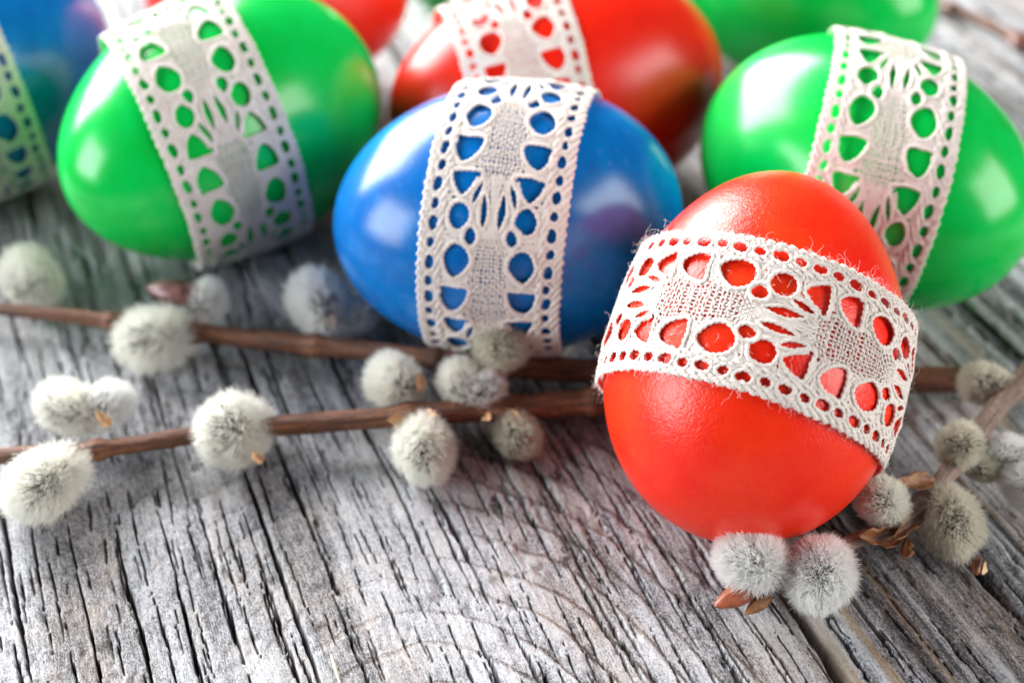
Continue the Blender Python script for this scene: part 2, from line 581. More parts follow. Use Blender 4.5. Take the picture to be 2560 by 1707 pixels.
build_plank(g0, g1, cols(g0, g1, [np.arange(12.7, 18, 0.08), np.linspace(18, 26, 30)]), LS, 33, (0.9, 1.5, 0), (18.0, -70, 0.9, 14.0, 0.6, 0.5), 0.4, 0.58, 0.05, -0.02, table)
cr = [np.r_[AG * a + AL * b, -1.95] for a, b in ((-14, -30), (26, -30), (26, 45), (-14, 45))]
V = np.array(cr + [c - np.array([0, 0, 2.0]) for c in cr])
mesh_obj('gap_light_blocker', V, np.array([[0, 1, 2, 3], [7, 6, 5, 4], [0, 4, 5, 1], [1, 5, 6, 2], [2, 6, 7, 3], [3, 7, 4, 0]]), UNDER, table, False)  # added board below the planks, blocks world light coming up through the gaps


# ------------------------------------------------------------------ eggs
def egg_profile(u, L, B, k):
    a = np.linspace(0, np.pi, 400)
    uu = np.cos(a)
    mx = (np.sqrt(1 - uu * uu) * (1 - k * uu)).max()
    u = np.clip(u, -1, 1)
    return (B / 2) * np.sqrt(np.maximum(1 - u * u, 0)) * (1 - k * u) / mx


def egg_rot(az, el):
    ca, sa, ce, se = math.cos(az), math.sin(az), math.cos(el), math.sin(el)
    X = np.array([ca * ce, sa * ce, se])
    Y = np.array([-sa, ca, 0.0])
    return np.stack([X, Y, np.cross(X, Y)], 1)


# lace pattern in units of 1/710 of the band's width, one repeat = 700 long
PER = 700.0


def ell(cx, cy, rx, ry, lean=0.0, n=10):
    a = np.linspace(0, 2 * np.pi, n, endpoint=False)
    x, y = rx * np.cos(a), ry * np.sin(a)
    return np.stack([cx + x + lean * y, cy + y], 1)


def lace_holes():
    H = []
    side = [
        np.array([(84, 662), (150, 656), (224, 662), (216, 712), (190, 750), (166, 764), (140, 742), (104, 700)], float),
        ell(163, 155, 53, 56),
        ell(99, 236, 31, 36),
        np.array([(160, 278), (203, 298), (224, 350), (208, 400), (172, 430), (126, 406), (92, 355), (110, 302)], float),
        np.array([(104, 492), (170, 488), (236, 494), (232, 550), (208, 592), (176, 606), (136, 582), (106, 535)], float),
        ell(40, 122, 19, 80, -0.06),
        ell(92, 50, 16, 54, 0.32),
    ]
    for k in range(8):
        y = 25 + k * 87.5
        side.append(ell(291, y, 24 if k % 2 == 0 else 20, 33 if k % 2 == 0 else 24))
    for p in side:
        H.append(p)
        q = p.copy()
        q[:, 0] *= -1
        H.append(q[::-1])
    return H


CLOTH_Y = np.array([205, 230, 260, 300, 340, 400, 450, 500, 560, 600, 640, 690, 720, 745], float)
CLOTH_W = np.array([12, 30, 55, 76, 80, 90, 104, 90, 92, 108, 98, 66, 54, 42], float)


class Tubes:
    def __init__(self, sides, twist, ply=0.28):
        self.V, self.F, self.n, self.sides, self.twist, self.ply = [], [], 0, sides, twist, ply

    def add(self, P, r, closed=False, ply=None):
        n, S = len(P), self.sides
        if closed:
            T = np.roll(P, -1, 0) - np.roll(P, 1, 0)
        else:
            T = np.gradient(P, axis=0)
        T = unit(T + 1e-12)
        up = np.array([0, 0, 1.0])
        side = unit(np.cross(T, up) + np.array([1e-9, 0, 0]))
        nor = np.cross(side, T)
        seg = np.linalg.norm(np.diff(P, axis=0, append=P[:1] if closed else P[-1:]), axis=1)
        a = np.cumsum(seg) - seg
        th = np.linspace(0, 2 * np.pi, S, endpoint=False)
        pl = self.ply if ply is None else ply
        R = r * (1 + pl * np.cos(2 * th[None] - 2 * np.pi * a[:, None] / self.twist)) if pl > 0 else np.full((n, S), r)
        V = P[:, None] + side[:, None] * (R * np.cos(th))[..., None] + nor[:, None] * (0.72 * R * np.sin(th))[..., None]
        idx = self.n + np.arange(n * S).reshape(n, S)
        nx = np.roll(idx, -1, 0) if closed else idx[1:]
        a0 = idx if closed else idx[:-1]
        self.F.append(np.stack([a0, np.roll(a0, -1, 1), np.roll(nx, -1, 1), nx], -1).reshape(-1, 4))
        self.V.append(V.reshape(-1, 3))
        self.n += n * S

    def done(self):
        return np.vstack(self.V), np.vstack(self.F)


def build_lace(egg_root, egg, W, tilt_y, tilt_z, off, phase, dirn, step, sides, stiff, fuzz_n, seed, nper=6, stretch=1.0):
    L, B, k, Rm, ctr = egg
    rng = np.random.default_rng(seed)
    n = np.array([1.0, math.tan(tilt_y), math.tan(tilt_z)])
    n = n / np.linalg.norm(n)
    e1 = unit(np.cross(n, [0, 1.0, 0]))
    e2 = np.cross(n, e1)
    # table of the radius at which each ray of the band meets the shell
    PH = np.linspace(0, 2 * np.pi, 241)
    WW = np.linspace(-W * 0.56, W * 0.56, 33)
    ph, ww = np.meshgrid(PH, WW, indexing='ij')
    d = np.cos(ph)[..., None] * e1 + np.sin(ph)[..., None] * e2
    o = n * (off + ww)[..., None]
    lo, hi = np.zeros_like(ph), np.full_like(ph, 4.5)
    for _ in range(34):
        mid = (lo + hi) / 2
        p = o + d * mid[..., None]
        ins = np.hypot(p[..., 1], p[..., 2]) < egg_profile(p[..., 0] / (L / 2), L, B, k)
        ins &= np.abs(p[..., 0]) < L / 2
        lo = np.where(ins, mid, lo)
        hi = np.where(ins, hi, mid)
    RT = (lo + hi) / 2
    R0 = RT[:, 16][:, None]
    RB = np.maximum(RT, (1 - stiff) * RT + stiff * R0)
    r0 = RB[:, 16]
    p0 = np.cos(PH)[:, None] * e1 * r0[:, None] + np.sin(PH)[:, None] * e2 * r0[:, None]
    arc = np.r_[0, np.cumsum(np.linalg.norm(np.diff(p0, axis=0), axis=1))]
    C = arc[-1]
    px_s = C / nper / PER
    px_t = W / 710.0

    def to3d(Q):            # Q: (s cm, t cm, height cm)
        s = np.mod(Q[:, 0], C)
        ph = np.interp(s, arc, PH)
        fi = ph / (2 * np.pi) * 240
        i0 = np.clip(fi.astype(int), 0, 239)
        fx = fi - i0
        fj = np.clip((Q[:, 1] - WW[0]) / (WW[-1] - WW[0]) * 32, 0, 31.999)
        j0 = fj.astype(int)
        fy = fj - j0
        R = (RB[i0, j0] * (1 - fx) + RB[i0 + 1, j0] * fx) * (1 - fy) + (RB[i0, j0 + 1] * (1 - fx) + RB[i0 + 1, j0 + 1] * fx) * fy
        R = R + 0.012 + Q[:, 2]
        d = np.cos(ph)[:, None] * e1 + np.sin(ph)[:, None] * e2
        p = n * (off + Q[:, 1])[:, None] + d * R[:, None]
        return p @ Rm.T + ctr

    sd = seed * 13

    def flat(P, period):    # pattern units -> flat cm with the hand-made unevenness
        y = P[:, 1] + period * PER
        x = P[:, 0] + 7.0 * (vnoise(y * 0.011, P[:, 0] * 0.012 + 50, sd) - 0.5) + 5.0 * (vnoise(y * 0.04, P[:, 0] * 0.04 + 90, sd + 1) - 0.5)
        y2 = y + 9.0 * (vnoise(P[:, 0] * 0.012 + 20, y * 0.011, sd + 2) - 0.5) + 6.0 * (vnoise(P[:, 0] * 0.04 + 20, y * 0.04, sd + 3) - 0.5)
        s = phase + dirn * y2 * px_s
        t = x * px_t
        return s, t

    tw = 0.085
    holes = lace_holes()
    net = Tubes(sides, tw)
    U2 = 0.5 * (px_s + px_t)
    st = step / U2

    def put(T, P, r, h, period, closed=False, ply=None):
        s, t = flat(P, period)
        hh = h if np.ndim(h) else np.full(len(P), h)
        T.add(np.stack([s, t, hh], 1), r, closed, ply)

    for per in range(nper):
        for hi_, poly in enumerate(holes):
            c = poly.mean(0)
            q = c + (poly - c) * rng.uniform(0.97, 1.07) + rng.normal(size=2) * 2.5
            dv = q - c
            big = hi_ < 10
            q = q + unit(dv) * (9.0 if big else 8.0)
            P = resample(catmull(q, 8, True), st, True)
            rr = (9.8 if big else 8.2) * px_t * rng.uniform(0.92, 1.08)
            put(net, P, rr, 8.5 * px_t + rng.uniform(0, 3) * px_t + 2.0 * px_t * np.sin(np.linspace(0, 6 * np.pi, len(P))), per, True)
        for sg in (-1, 1):      # bars between the open holes
            bars = [
                [(244, 455), (205, 452), (165, 462), (122, 455)], [(246, 468), (200, 440), (150, 445), (118, 430)],
                [(244, 632), (205, 622), (165, 640), (118, 640)], [(246, 640), (200, 640), (160, 622), (116, 612)],
                [(246, 85), (205, 92), (165, 88), (130, 72), (116, 20), (98, -22)], [(246, 75), (200, 70), (150, 85), (120, 95)],
                [(246, 245), (205, 232), (165, 240), (140, 252), (110, 280), (70, 292)], [(246, 235), (215, 250), (190, 262), (150, 262), (120, 205), (85, 190)],
                [(20, -30), (60, 40), (68, 110), (62, 180), (30, 215)], [(48, -25), (72, 60), (100, 120), (92, 180), (60, 230)],
            ]
            for b_ in bars:
                pp = np.array(b_, float)
                pp[:, 0] *= sg
                P = resample(catmull(pp, 6), st)
                put(net, P, 8.0 * px_t, 6.5 * px_t, per)
            for k_ in range(8):
                y = 68.75 + k_ * 87.5
                for dx in (-7, 7):
                    P = resample(np.array([(258.0 * sg, y - dx), (290.0 * sg, y + rng.uniform(-3, 3)), (322.0 * sg, y + dx)]), st)
                    put(net, P, 8.5 * px_t, 6.5 * px_t, per)
        for dx in (-13, 0, 13):
            P = resample(catmull(np.array([(dx * 1.4, -30.0), (dx, 60.0), (dx * 0.9, 140.0), (dx * 0.8, 225.0)]), 6), st)
            put(net, P, 8.0 * px_t, 8.0 * px_t, per)
        for sg in (-1, 1):      # inner rail
            for q_, x in enumerate((244, 257)):
                yy = np.arange(0, PER + st * 0.5, st)
                P = np.stack([np.full_like(yy, x * sg) + 5.0 * np.sin(yy * 2 * np.pi / 58 + q_ * np.pi), yy], 1)
                put(net, P, 9.8 * px_t, (8 + 4 * np.cos(yy * 2 * np.pi / 58 + q_ * np.pi)) * px_t, per)
    # plaited ground between the holes: a thin uneven web, open where the holes and pin-holes are
    cell = 9.0
    gx = np.linspace(-349, 349, int(698 / cell) + 1)
    gy = np.arange(0, int(PER / cell) + 1) * (PER / int(PER / cell))
    pins = [(238, 62), (200, 78), (214, 242), (150, 252), (228, 452), (140, 456), (226, 636), (118, 634), (152, 86)]
    for per in range(nper):
        X2, Y2 = np.meshgrid(gx, gy, indexing='ij')
        cx_, cy_ = (X2[:-1, :-1] + X2[1:, 1:]) / 2, (Y2[:-1, :-1] + Y2[1:, 1:]) / 2
        keep = np.abs(cx_) > np.interp(np.where(cy_ < 60, cy_ + PER, cy_), CLOTH_Y, CLOTH_W, left=0, right=0) - 8
        for poly in holes:
            for sh in (0, -PER, PER):
                q = poly + np.array([0, sh])
                lo_, hi2 = q.min(0) - 14, q.max(0) + 14
                bx = (cx_ > lo_[0]) & (cx_ < hi2[0]) & (cy_ > lo_[1]) & (cy_ < hi2[1])
                if not bx.any():
                    continue
                c = q.mean(0)
                an = np.arctan2(q[:, 1] - c[1], q[:, 0] - c[0])
                od = np.argsort(an)
                rr_ = np.hypot(q[:, 0] - c[0], q[:, 1] - c[1])[od]
                lim = np.interp(np.arctan2(cy_ - c[1], cx_ - c[0]), an[od], rr_, period=2 * np.pi) + 12
                keep &= ~(bx & (np.hypot(cx_ - c[0], cy_ - c[1]) < lim))
        for (px_, py_) in pins:
            for sg in (-1, 1):
                keep &= np.hypot(cx_ - sg * px_ - rng.normal() * 3, cy_ - py_ - rng.normal() * 3) > rng.uniform(7, 12)
        idx = np.arange(X2.size).reshape(X2.shape)
        q4 = np.stack([idx[:-1, :-1], idx[1:, :-1], idx[1:, 1:], idx[:-1, 1:]], -1)[keep]
        s2, t2 = flat(np.stack([X2.ravel(), Y2.ravel()], 1), per)
        hz = (8.0 + 4.0 * np.sin(X2 * 0.33) * np.sin(Y2 * 0.30)).ravel() * px_t
        net.V.append(np.stack([s2, t2, hz], 1))
        net.F.append(q4 + net.n)
        net.n += X2.size
    V, F = net.done()
    band = mesh_obj('lace_band', to3d(V), F, LACE, egg_root)
    for sg in (-1, 1):
        ec = Tubes(sides, tw)
        for per in range(nper):
            for q_, x in enumerate((325, 336, 347)):
                yy = np.arange(0, PER + st * 0.5, st)
                P = np.stack([np.full_like(yy, x * sg) + 4.5 * np.sin(yy * 2 * np.pi / 46 + q_ * 2.1), yy], 1)
                put(ec, P, 9.4 * px_t, (8 + 3.5 * np.cos(yy * 2 * np.pi / 46 + q_ * 2.1)) * px_t, per)
        V, F = ec.done()
        mesh_obj('edge_cord', to3d(V), F, LACE, band)
    for per in range(nper):
        lf = Tubes(max(4, sides - 1), tw, 0.12)
        nw = 11
        for w_ in range(nw):
            f = -1 + 2 * w_ / (nw - 1)
            yy = np.arange(205, 746, st * 1.1)
            xx = f * np.interp(yy, CLOTH_Y, CLOTH_W) * (1 + 0.05 * np.sin(w_ * 3.1)) + 7 * (vnoise(yy * 0.02, yy * 0 + w_ * 1.7, sd + 5 + per) - 0.5)
            hh = (7 + 4.5 * np.cos(yy * np.pi / 15.0 + w_ * np.pi)) * px_t
            put(lf, np.stack([xx, yy], 1), 4.9 * px_t, hh, per)
        for r_, y in enumerate(np.arange(222, 742, 17.5)):
            hw = np.interp(y, CLOTH_Y, CLOTH_W) + 6
            m = max(5, int(2 * hw / (st * 1.1)))
            xx = np.linspace(-hw, hw, m)
            hh = (7 - 4.5 * np.cos(xx / hw * (nw - 1) / 2 * np.pi + r_ * np.pi + (nw - 1) / 2 * np.pi)) * px_t
            put(lf, np.stack([xx, np.full(m, y) + rng.normal() * 2.4 + 5 * (vnoise(xx * 0.03 + 30, xx * 0 + r_ * 1.3, sd + 7 + per) - 0.5)], 1), 5.0 * px_t, hh, per)
        V, F = lf.done()
        mesh_obj('woven_leaf', to3d(V), F, LACE, band)
    if fuzz_n:
        kk = 7
        s = rng.uniform(0, C, fuzz_n)
        t = np.where(rng.random(fuzz_n) < 0.62, np.sign(rng.normal(size=fuzz_n)) * W * rng.normal(0.485, 0.014, fuzz_n), rng.uniform(-W / 2, W / 2, fuzz_n))
        pos = np.stack([s, t, np.full(fuzz_n, 0.045)], 1)
        P = np.zeros((fuzz_n, kk, 3))
        P[:, 0] = pos
        vel = rng.normal(size=(fuzz_n, 3)) * np.array([1, 1.0, 0.45])
        vel[:, 1] += np.sign(t) * (np.abs(t) > W * 0.45) * 0.9
        vel[:, 2] = np.abs(vel[:, 2])
        ln = rng.gamma(2.0, 0.008, fuzz_n) + 0.008
        for j in range(1, kk):
            vel = unit(vel + 0.75 * rng.normal(size=(fuzz_n, 3)) * np.array([1, 1, 0.5]))
            P[:, j] = P[:, j - 1] + vel * ln[:, None]
            P[:, j, 2] = np.maximum(P[:, j, 2], 0.015)
        Q = to3d(P.reshape(-1, 3)).reshape(fuzz_n, kk, 3)
        Rr = np.full((fuzz_n, kk), 0.0018) * np.linspace(1, 0.4, kk)
        curves_obj('fuzz', Q, Rr, FUZZ, band)


def build_egg(x, y, az, el, L, B, k, mat, label, lace=None, group='dyed eggs on the table'):
    Rm = egg_rot(rad(az), rad(el))
    nu, nv = 72, 96
    a = np.linspace(0, np.pi, nu)
    u = np.cos(a)
    r = egg_profile(u, L, B, k)
    phv = np.linspace(0, 2 * np.pi, nv, endpoint=False)
    P = np.stack([np.repeat((L / 2 * u)[:, None], nv, 1), r[:, None] * np.cos(phv), r[:, None] * np.sin(phv)], -1).reshape(-1, 3)
    W_ = P @ Rm.T
    ctr = np.array([x, y, -W_[:, 2].min() + 0.02])
    idx = np.arange(nu * nv).reshape(nu, nv)
    F = np.stack([idx[:-1], idx[1:], np.roll(idx[1:], -1, 1), np.roll(idx[:-1], -1, 1)], -1).reshape(-1, 4)
    root = empty('decorated_egg', (x, y, 0))
    tag(root, label, 'egg', group)
    mesh_obj('shell', W_ + ctr, F[:, ::-1], mat, root)
    if lace:
        build_lace(root, (L, B, k, Rm, ctr), **lace)
    return root


build_egg(3.46, -3.37, 72.3, 36, 5.41, 4.16, 0.085, RED, 'red egg in the foreground, leaning upright in sharp focus with a lace band',
          dict(W=2.05, tilt_y=rad(-5), tilt_z=rad(0), off=-0.06, phase=0.75, dirn=-1, step=0.0125, sides=7, stiff=0.42, fuzz_n=1700, seed=1))
build_egg(-0.05, 0.37, 187, 0, 5.69, 4.4, 0.035, BLUE, 'glossy blue egg in the middle with a white lace band, behind the catkins',
          dict(W=2.16, tilt_y=rad(-18), tilt_z=rad(1), off=-0.1, phase=0.65, dirn=-1, step=0.021, sides=6, stiff=0.4, fuzz_n=0, seed=2))
build_egg(-5.15, 3.27, 229.9, 0, 6.34, 4.59, 0.093, GREEN, 'green egg at left with a slanting lace band, between the two blue eggs',
          dict(W=2.12, tilt_y=rad(-23.5), tilt_z=rad(-9.8), off=0.34, phase=0.0, dirn=1, step=0.030, sides=5, stiff=0.55, fuzz_n=0, seed=3))
build_egg(0.84, 4.86, 18.2, 0, 6.4, 4.36, -0.14, RED_B, 'red egg with a lace band directly behind the middle blue egg',
          dict(W=2.12, tilt_y=rad(-4), tilt_z=rad(6.4), off=-0.85, phase=0.0, dirn=1, step=0.036, sides=5, stiff=0.5, fuzz_n=0, seed=4))
build_egg(5.98, 1.79, -45.5, 0, 6.09, 4.44, 0.03, GREEN, 'green egg with a lace band at right, behind the leaning red egg',
          dict(W=2.12, tilt_y=rad(33), tilt_z=rad(-10), off=-0.05, phase=0.0, dirn=1, step=0.030, sides=5, stiff=0.6, fuzz_n=0, seed=5))
build_egg(-10.14, 5.48, 64.8, 0, 6.0, 4.5, 0.14, BLUE, 'blue egg with a lace band cut off by the left edge of the picture',
          dict(W=2.12, tilt_y=rad(-36), tilt_z=rad(8.7), off=-0.6, phase=0.0, dirn=1, step=0.036, sides=5, stiff=0.5, fuzz_n=0, seed=6))
build_egg(-4.92, 9.0, 11.3, 0, 5.5, 4.2, 0.1, RED_B, 'plain red egg far back, seen above the left green egg')
build_egg(6.37, 9.53, -38.7, 0, 5.63, 4.14, 0.1, GREEN, 'plain green egg far back at right, cut off by the top edge')
build_egg(0.15, 12.2, 18, 0, 5.66, 4.35, 0.1, GREEN, 'shaded green egg farthest back, peeping out behind the laced red egg')


# ------------------------------------------------------------------ willow twigs
def stem_mesh(path, sides=14, step=0.06, seed=0, nodes=()):
    """path rows: x, y, z, radius."""
    P = resample4(catmull(np.array(path, float), 10), step)
    n = len(P)
    T = unit(np.gradient(P[:, :3], axis=0))
    up = np.array([0, 0, 1.0])
    sd = unit(np.cross(T, up))
    nr = np.cross(sd, T)
    a = np.r_[0, np.cumsum(np.linalg.norm(np.diff(P[:, :3], axis=0), axis=1))]
    th = np.linspace(0, 2 * np.pi, sides, endpoint=False)
    R = P[:, 3].copy()
    for (s, amp, wd) in nodes:
        R += amp * np.exp(-((a - s) / wd) ** 2)
    wob = 1 + 0.22 * (fbm(a[:, None] * 2.2 + 0 * th, th[None] * 0.9 + seed, seed, 3) - 0.5) + 0.05 * np.cos(3 * th[None] + a[:, None] * 0.7)
    RR = R[:, None] * wob
    V = P[:, None, :3] + sd[:, None] * (RR * np.cos(th))[..., None] + nr[:, None] * (RR * np.sin(th))[..., None]
    idx = np.arange(n * sides).reshape(n, sides)
    F = np.stack([idx[:-1], np.roll(idx[:-1], -1, 1), np.roll(idx[1:], -1, 1), idx[1:]], -1).reshape(-1, 4)
    V = V.reshape(-1, 3)
    # close both ends with a small dome point
    c0, c1 = len(V), len(V) + 1
    V = np.vstack([V, P[0, :3] - T[0] * R[0] * 0.5, P[-1, :3] + T[-1] * R[-1] * 0.5])
    e0 = np.stack([np.full(sides, c0), np.roll(idx[0], -1), idx[0], np.full(sides, c0)], -1)
    tri = np.vstack([np.stack([np.full(sides, c0), np.roll(idx[0], -1), idx[0]], -1), np.stack([np.full(sides, c1), idx[-1], np.roll(idx[-1], -1)], -1)])
    along = np.r_[np.repeat(a, sides), a[0], a[-1]]
    around = np.r_[np.tile(np.abs(np.linspace(-1, 1, sides, endpoint=False)), n), 0, 0]
    # quads and triangles together: write triangles only
    T1 = np.vstack([F[:, [0, 1, 2]], F[:, [0, 2, 3]], tri])
    return V, T1, along, around


def resample4(P, step):
    d = np.linalg.norm(np.diff(P[:, :3], axis=0), axis=1)
    a = np.r_[0, np.cumsum(d)]
    n = max(4, int(a[-1] / step))
    q = np.linspace(0, a[-1], n + 1)
    return np.stack([np.interp(q, a, P[:, i]) for i in range(P.shape[1])], 1)


def frame_from(axis):
    a = unit(axis)
    h = np.array([0, 0, 1.0]) if abs(a[2]) < 0.9 else np.array([1.0, 0, 0])
    b = unit(np.cross(h, a))
    return np.stack([a, b, np.cross(a, b)], 1)


def sph(nu, nv):
    a = np.linspace(0, np.pi, nu)
    ph = np.linspace(0, 2 * np.pi, nv, endpoint=False)
    P = np.stack([np.repeat(np.cos(a)[:, None], nv, 1), np.sin(a)[:, None] * np.cos(ph), np.sin(a)[:, None] * np.sin(ph)], -1).reshape(-1, 3)
    idx = np.arange(nu * nv).reshape(nu, nv)
    F = np.stack([idx[:-1], np.roll(idx[:-1], -1, 1), np.roll(idx[1:], -1, 1), idx[1:]], -1).reshape(-1, 4)
    return P, F


def catkin(parent, c, r, axis, n, seed, mat=None, el=1.12, hair_r=0.0036, comb=0.75, clump=0.5, dark=1.0):
    """furry willow catkin: bracts (mesh) with a fur of strands."""
    mat = mat or FUR
    n = int(n * 1.55)
    r = r * 1.06
    rng = np.random.default_rng(seed)
    Fm = frame_from(axis)
    c = np.array(c, float)
    core = r * 0.54
    ax3 = np.array([el * rng.uniform(1.0, 1.14), rng.uniform(0.84, 1.0), rng.uniform(0.90, 1.06)])
    P, F = sph(14, 20)
    bump = 1 + 0.16 * (rng.random(len(P)) - 0.5)
    Q = P * bump[:, None] * core * ax3
    o = mesh_obj('catkin', Q @ Fm.T + c, F, CORE, parent)

    def strands(d, n, rtip, spread, clump, ncl):
        root = d * core * ax3 * 0.96
        nrm = unit(d / ax3)
        lob = 0.70 + 0.62 * fbm(d[:, 0] * 2.2 + 7 + seed, d[:, 1] * 2.2 + d[:, 2] * 1.3 + 3, seed, 3)
        ln = (rtip - core) * lob * rng.uniform(0.66, 1.10, n) * np.where(rng.random(n) < 0.03, 1.16, 1.0)
        cd = unit(rng.normal(size=(ncl, 3)))
        near = np.argmax(d @ cd.T, axis=1)
        ctip = cd * r * ax3
        dirn = unit(nrm + np.array([comb, 0, 0]) * (1 - d[:, :1] ** 2) + spread * rng.normal(size=(n, 3)))
        tip = root + dirn * ln[:, None]
        cl = clump * rng.uniform(0.2, 1.2, n)[:, None]
        pull = ctip[near] * (np.linalg.norm(tip, axis=1, keepdims=True) / np.linalg.norm(ctip[near], axis=1, keepdims=True))
        tip = tip * (1 - cl) + pull * cl
        t = np.linspace(0, 1, 5)[None, :, None]
        midp = root + nrm * ln[:, None] * 0.55 + 0.08 * ln[:, None] * rng.normal(size=(n, 3))
        S = (1 - t) ** 2 * root[:, None] + 2 * t * (1 - t) * midp[:, None] + t ** 2 * tip[:, None]
        S = S + 0.02 * r * rng.normal(size=S.shape) * t * 0.7
        S = S @ Fm.T + c
        S[..., 2] = np.maximum(S[..., 2], 0.015)
        return S

    S = strands(unit(rng.normal(size=(n, 3))), n, r, 0.24, clump, max(24, n // 22))
    R = hair_r * np.array([0.9, 1.0, 0.85, 0.6, 0.22])[None] * rng.uniform(0.7, 1.25, n)[:, None]
    curves_obj('fur', S, R, mat, o)
    # dark bract tips showing in a ragged patch of the fur
    nb = int(120 * dark)
    pd = unit(np.array([rng.normal() * 0.4, -0.75, 0.65 + 0.25 * rng.normal()])) @ Fm
    bd = unit(pd + rng.normal(size=(nb, 3)) * rng.uniform(0.24, 0.42))
    S = strands(bd, nb, r * 0.90, 0.55, 0.1, 40)
    R = 0.0075 * np.array([0.8, 1.0, 1.0, 0.8, 0.2])[None] * rng.uniform(0.5, 1.15, nb)[:, None]
    curves_obj('bract_tips', S, R, TIPS, o)
    return o


def bud(parent, name, c, axis, ln, wd, mat, flat=0.75, tipc=0.35):
    """pointed scale-covered bud."""
    P, F = sph(16, 14)
    u = P[:, 0]
    q = np.sqrt(np.maximum(1 - u * u, 0))
    taper = np.where(u > 0, 1 - tipc * u ** 1.5, 1.0)
    Q = np.stack([u * ln / 2 * (1 + 0.12 * (u > 0) * u), P[:, 1] * wd / 2 * taper, P[:, 2] * wd / 2 * flat * taper], 1)
    Q += 0.02 * wd * (fbm(P[:, 0] * 3 + 5, P[:, 1] * 3 + 9, 5, 2)[:, None] - 0.5)
    return mesh_obj(name, Q @ frame_from(axis).T + np.array(c, float), F, mat, parent)


def scale_leaf(parent, c, axis, nrm, ln, wd, mat, curl=0.5, thick=0.014, name='bud_scale'):
    """small boat-shaped dry scale with thickness."""
    nu, nv = 12, 7
    u = np.linspace(0, 1, nu)[:, None]
    v = np.linspace(-1, 1, nv)[None]
    w = wd / 2 * np.sin(np.pi * np.clip(u, 0.02, 0.99) ** 0.75) ** 0.8
    X = ln * u + 0 * v
    Y = w * v
    ph0 = 10 * c[0] + 7 * c[1]
    w = w * (1 + 0.16 * np.sin(9 * u + ph0) + 0.10 * np.sin(21 * u + 2 * ph0))
    Y = w * v
    Z = curl * wd * (v ** 2) * (w / (wd / 2)) * 0.75 + curl * ln * 0.40 * u ** 2 + 0.06 * ln * np.sin(6 * u + 2.5 * v + ph0) * u
    A = np.stack([X, Y, Z], -1)
    Bt = A.copy()
    Bt[..., 2] -= thick * np.sin(np.pi * np.clip(u, 0.1, 0.9))
    V = np.vstack([A.reshape(-1, 3), Bt.reshape(-1, 3)])
    idx = np.arange(nu * nv).reshape(nu, nv)
    off = nu * nv
    F = [np.stack([idx[:-1, :-1], idx[:-1, 1:], idx[1:, 1:], idx[1:, :-1]], -1).reshape(-1, 4)]
    F.append(F[0][:, ::-1] + off)
    border = np.concatenate([idx[0, :-1], idx[:-1, -1], idx[-1, :0:-1], idx[:0:-1, 0]])
    nb = np.roll(border, -1)
    F.append(np.stack([border, border + off, nb + off, nb], -1))
    a = unit(axis)
    nn = np.array(nrm, float)
    nn = unit(nn - a * (nn @ a))
    M = np.stack([a, np.cross(nn, a), nn], 1)
    return mesh_obj(name, V @ M.T + np.array(c, float), np.vstack(F), mat, parent)


def twig(path, mat, label, seed, nodes=(), sides=14):
    mid = path[len(path) // 2]
    root = empty('willow_twig', (mid[0], mid[1], 0))
    tag(root, label, 'twig', 'pussy willow twigs')
    V, F, al, ar = stem_mesh(path, sides, 0.06, seed, nodes)
    mesh_obj('stem', V, F, mat, root, True, {'along': al, 'around': ar})
    return root


# back twig, running behind the leaning red egg
A = twig([(-9.6, 0.40, .45, .10), (-8.25, .25, .45, .111), (-6.79, .01, .45, .132), (-5.25, -.38, .5, .152), (-3.4, -.73, .5, .164), (-1.95, -1.03, .55, .162), (-1.02, -1.21, .55, .178),
          (.17, -1.33, .5, .186), (1.56, -1.41, .48, .195), (4.01, -1.44, .42, .203), (6.52, -1.47, .36, .21), (7.55, -1.51, .34, .21)], BARK,
         'brown willow twig with furry catkins lying behind the leaning red egg', 1, [(2.9, .05, .12), (4.4, .05, .15), (6.5, .045, .15), (8.6, .07, .14), (9.6, .05, .12)])
catkin(A, (-8.35, 1.08, .55), .60, (-0.5, 0.5, 0.35), 3600, 11, el=1.18)
catkin(A, (-5.89, -.59, .52), .64, (-0.9, -.35, 0.05), 3600, 12, el=1.22)
k_ = catkin(A, (-5.10, .02, .80), .42, (0.2, .6, 0.35), 1600, 13, FUR_W, el=1.2)
bud(A, 'bud', (-5.58, .08, .98), (-0.85, 0.15, 0.05), .95, .52, SCALE_P)
catkin(A, (-3.17, -.08, .78), .62, (-0.35, .3, 0.6), 3400, 14, FUR_W, el=1.25)
catkin(A, (-2.58, -.16, .68), .36, (0.75, .45, 0.15), 1500, 15, FUR_W, el=1.25)
scale_leaf(A, (-2.93, -.52, .72), (-.2, .5, .6), (0, -1, .4), .26, .16, SCALE_O)
catkin(A, (-.20, -1.74, 1.26), .50, (0.5, .1, 0.7), 3200, 16, FUR_G, el=1.0)
bud(A, 'bud', (-.85, -1.28, .70), (0.9, -0.1, 0.25), .66, .40, SCALE_P)

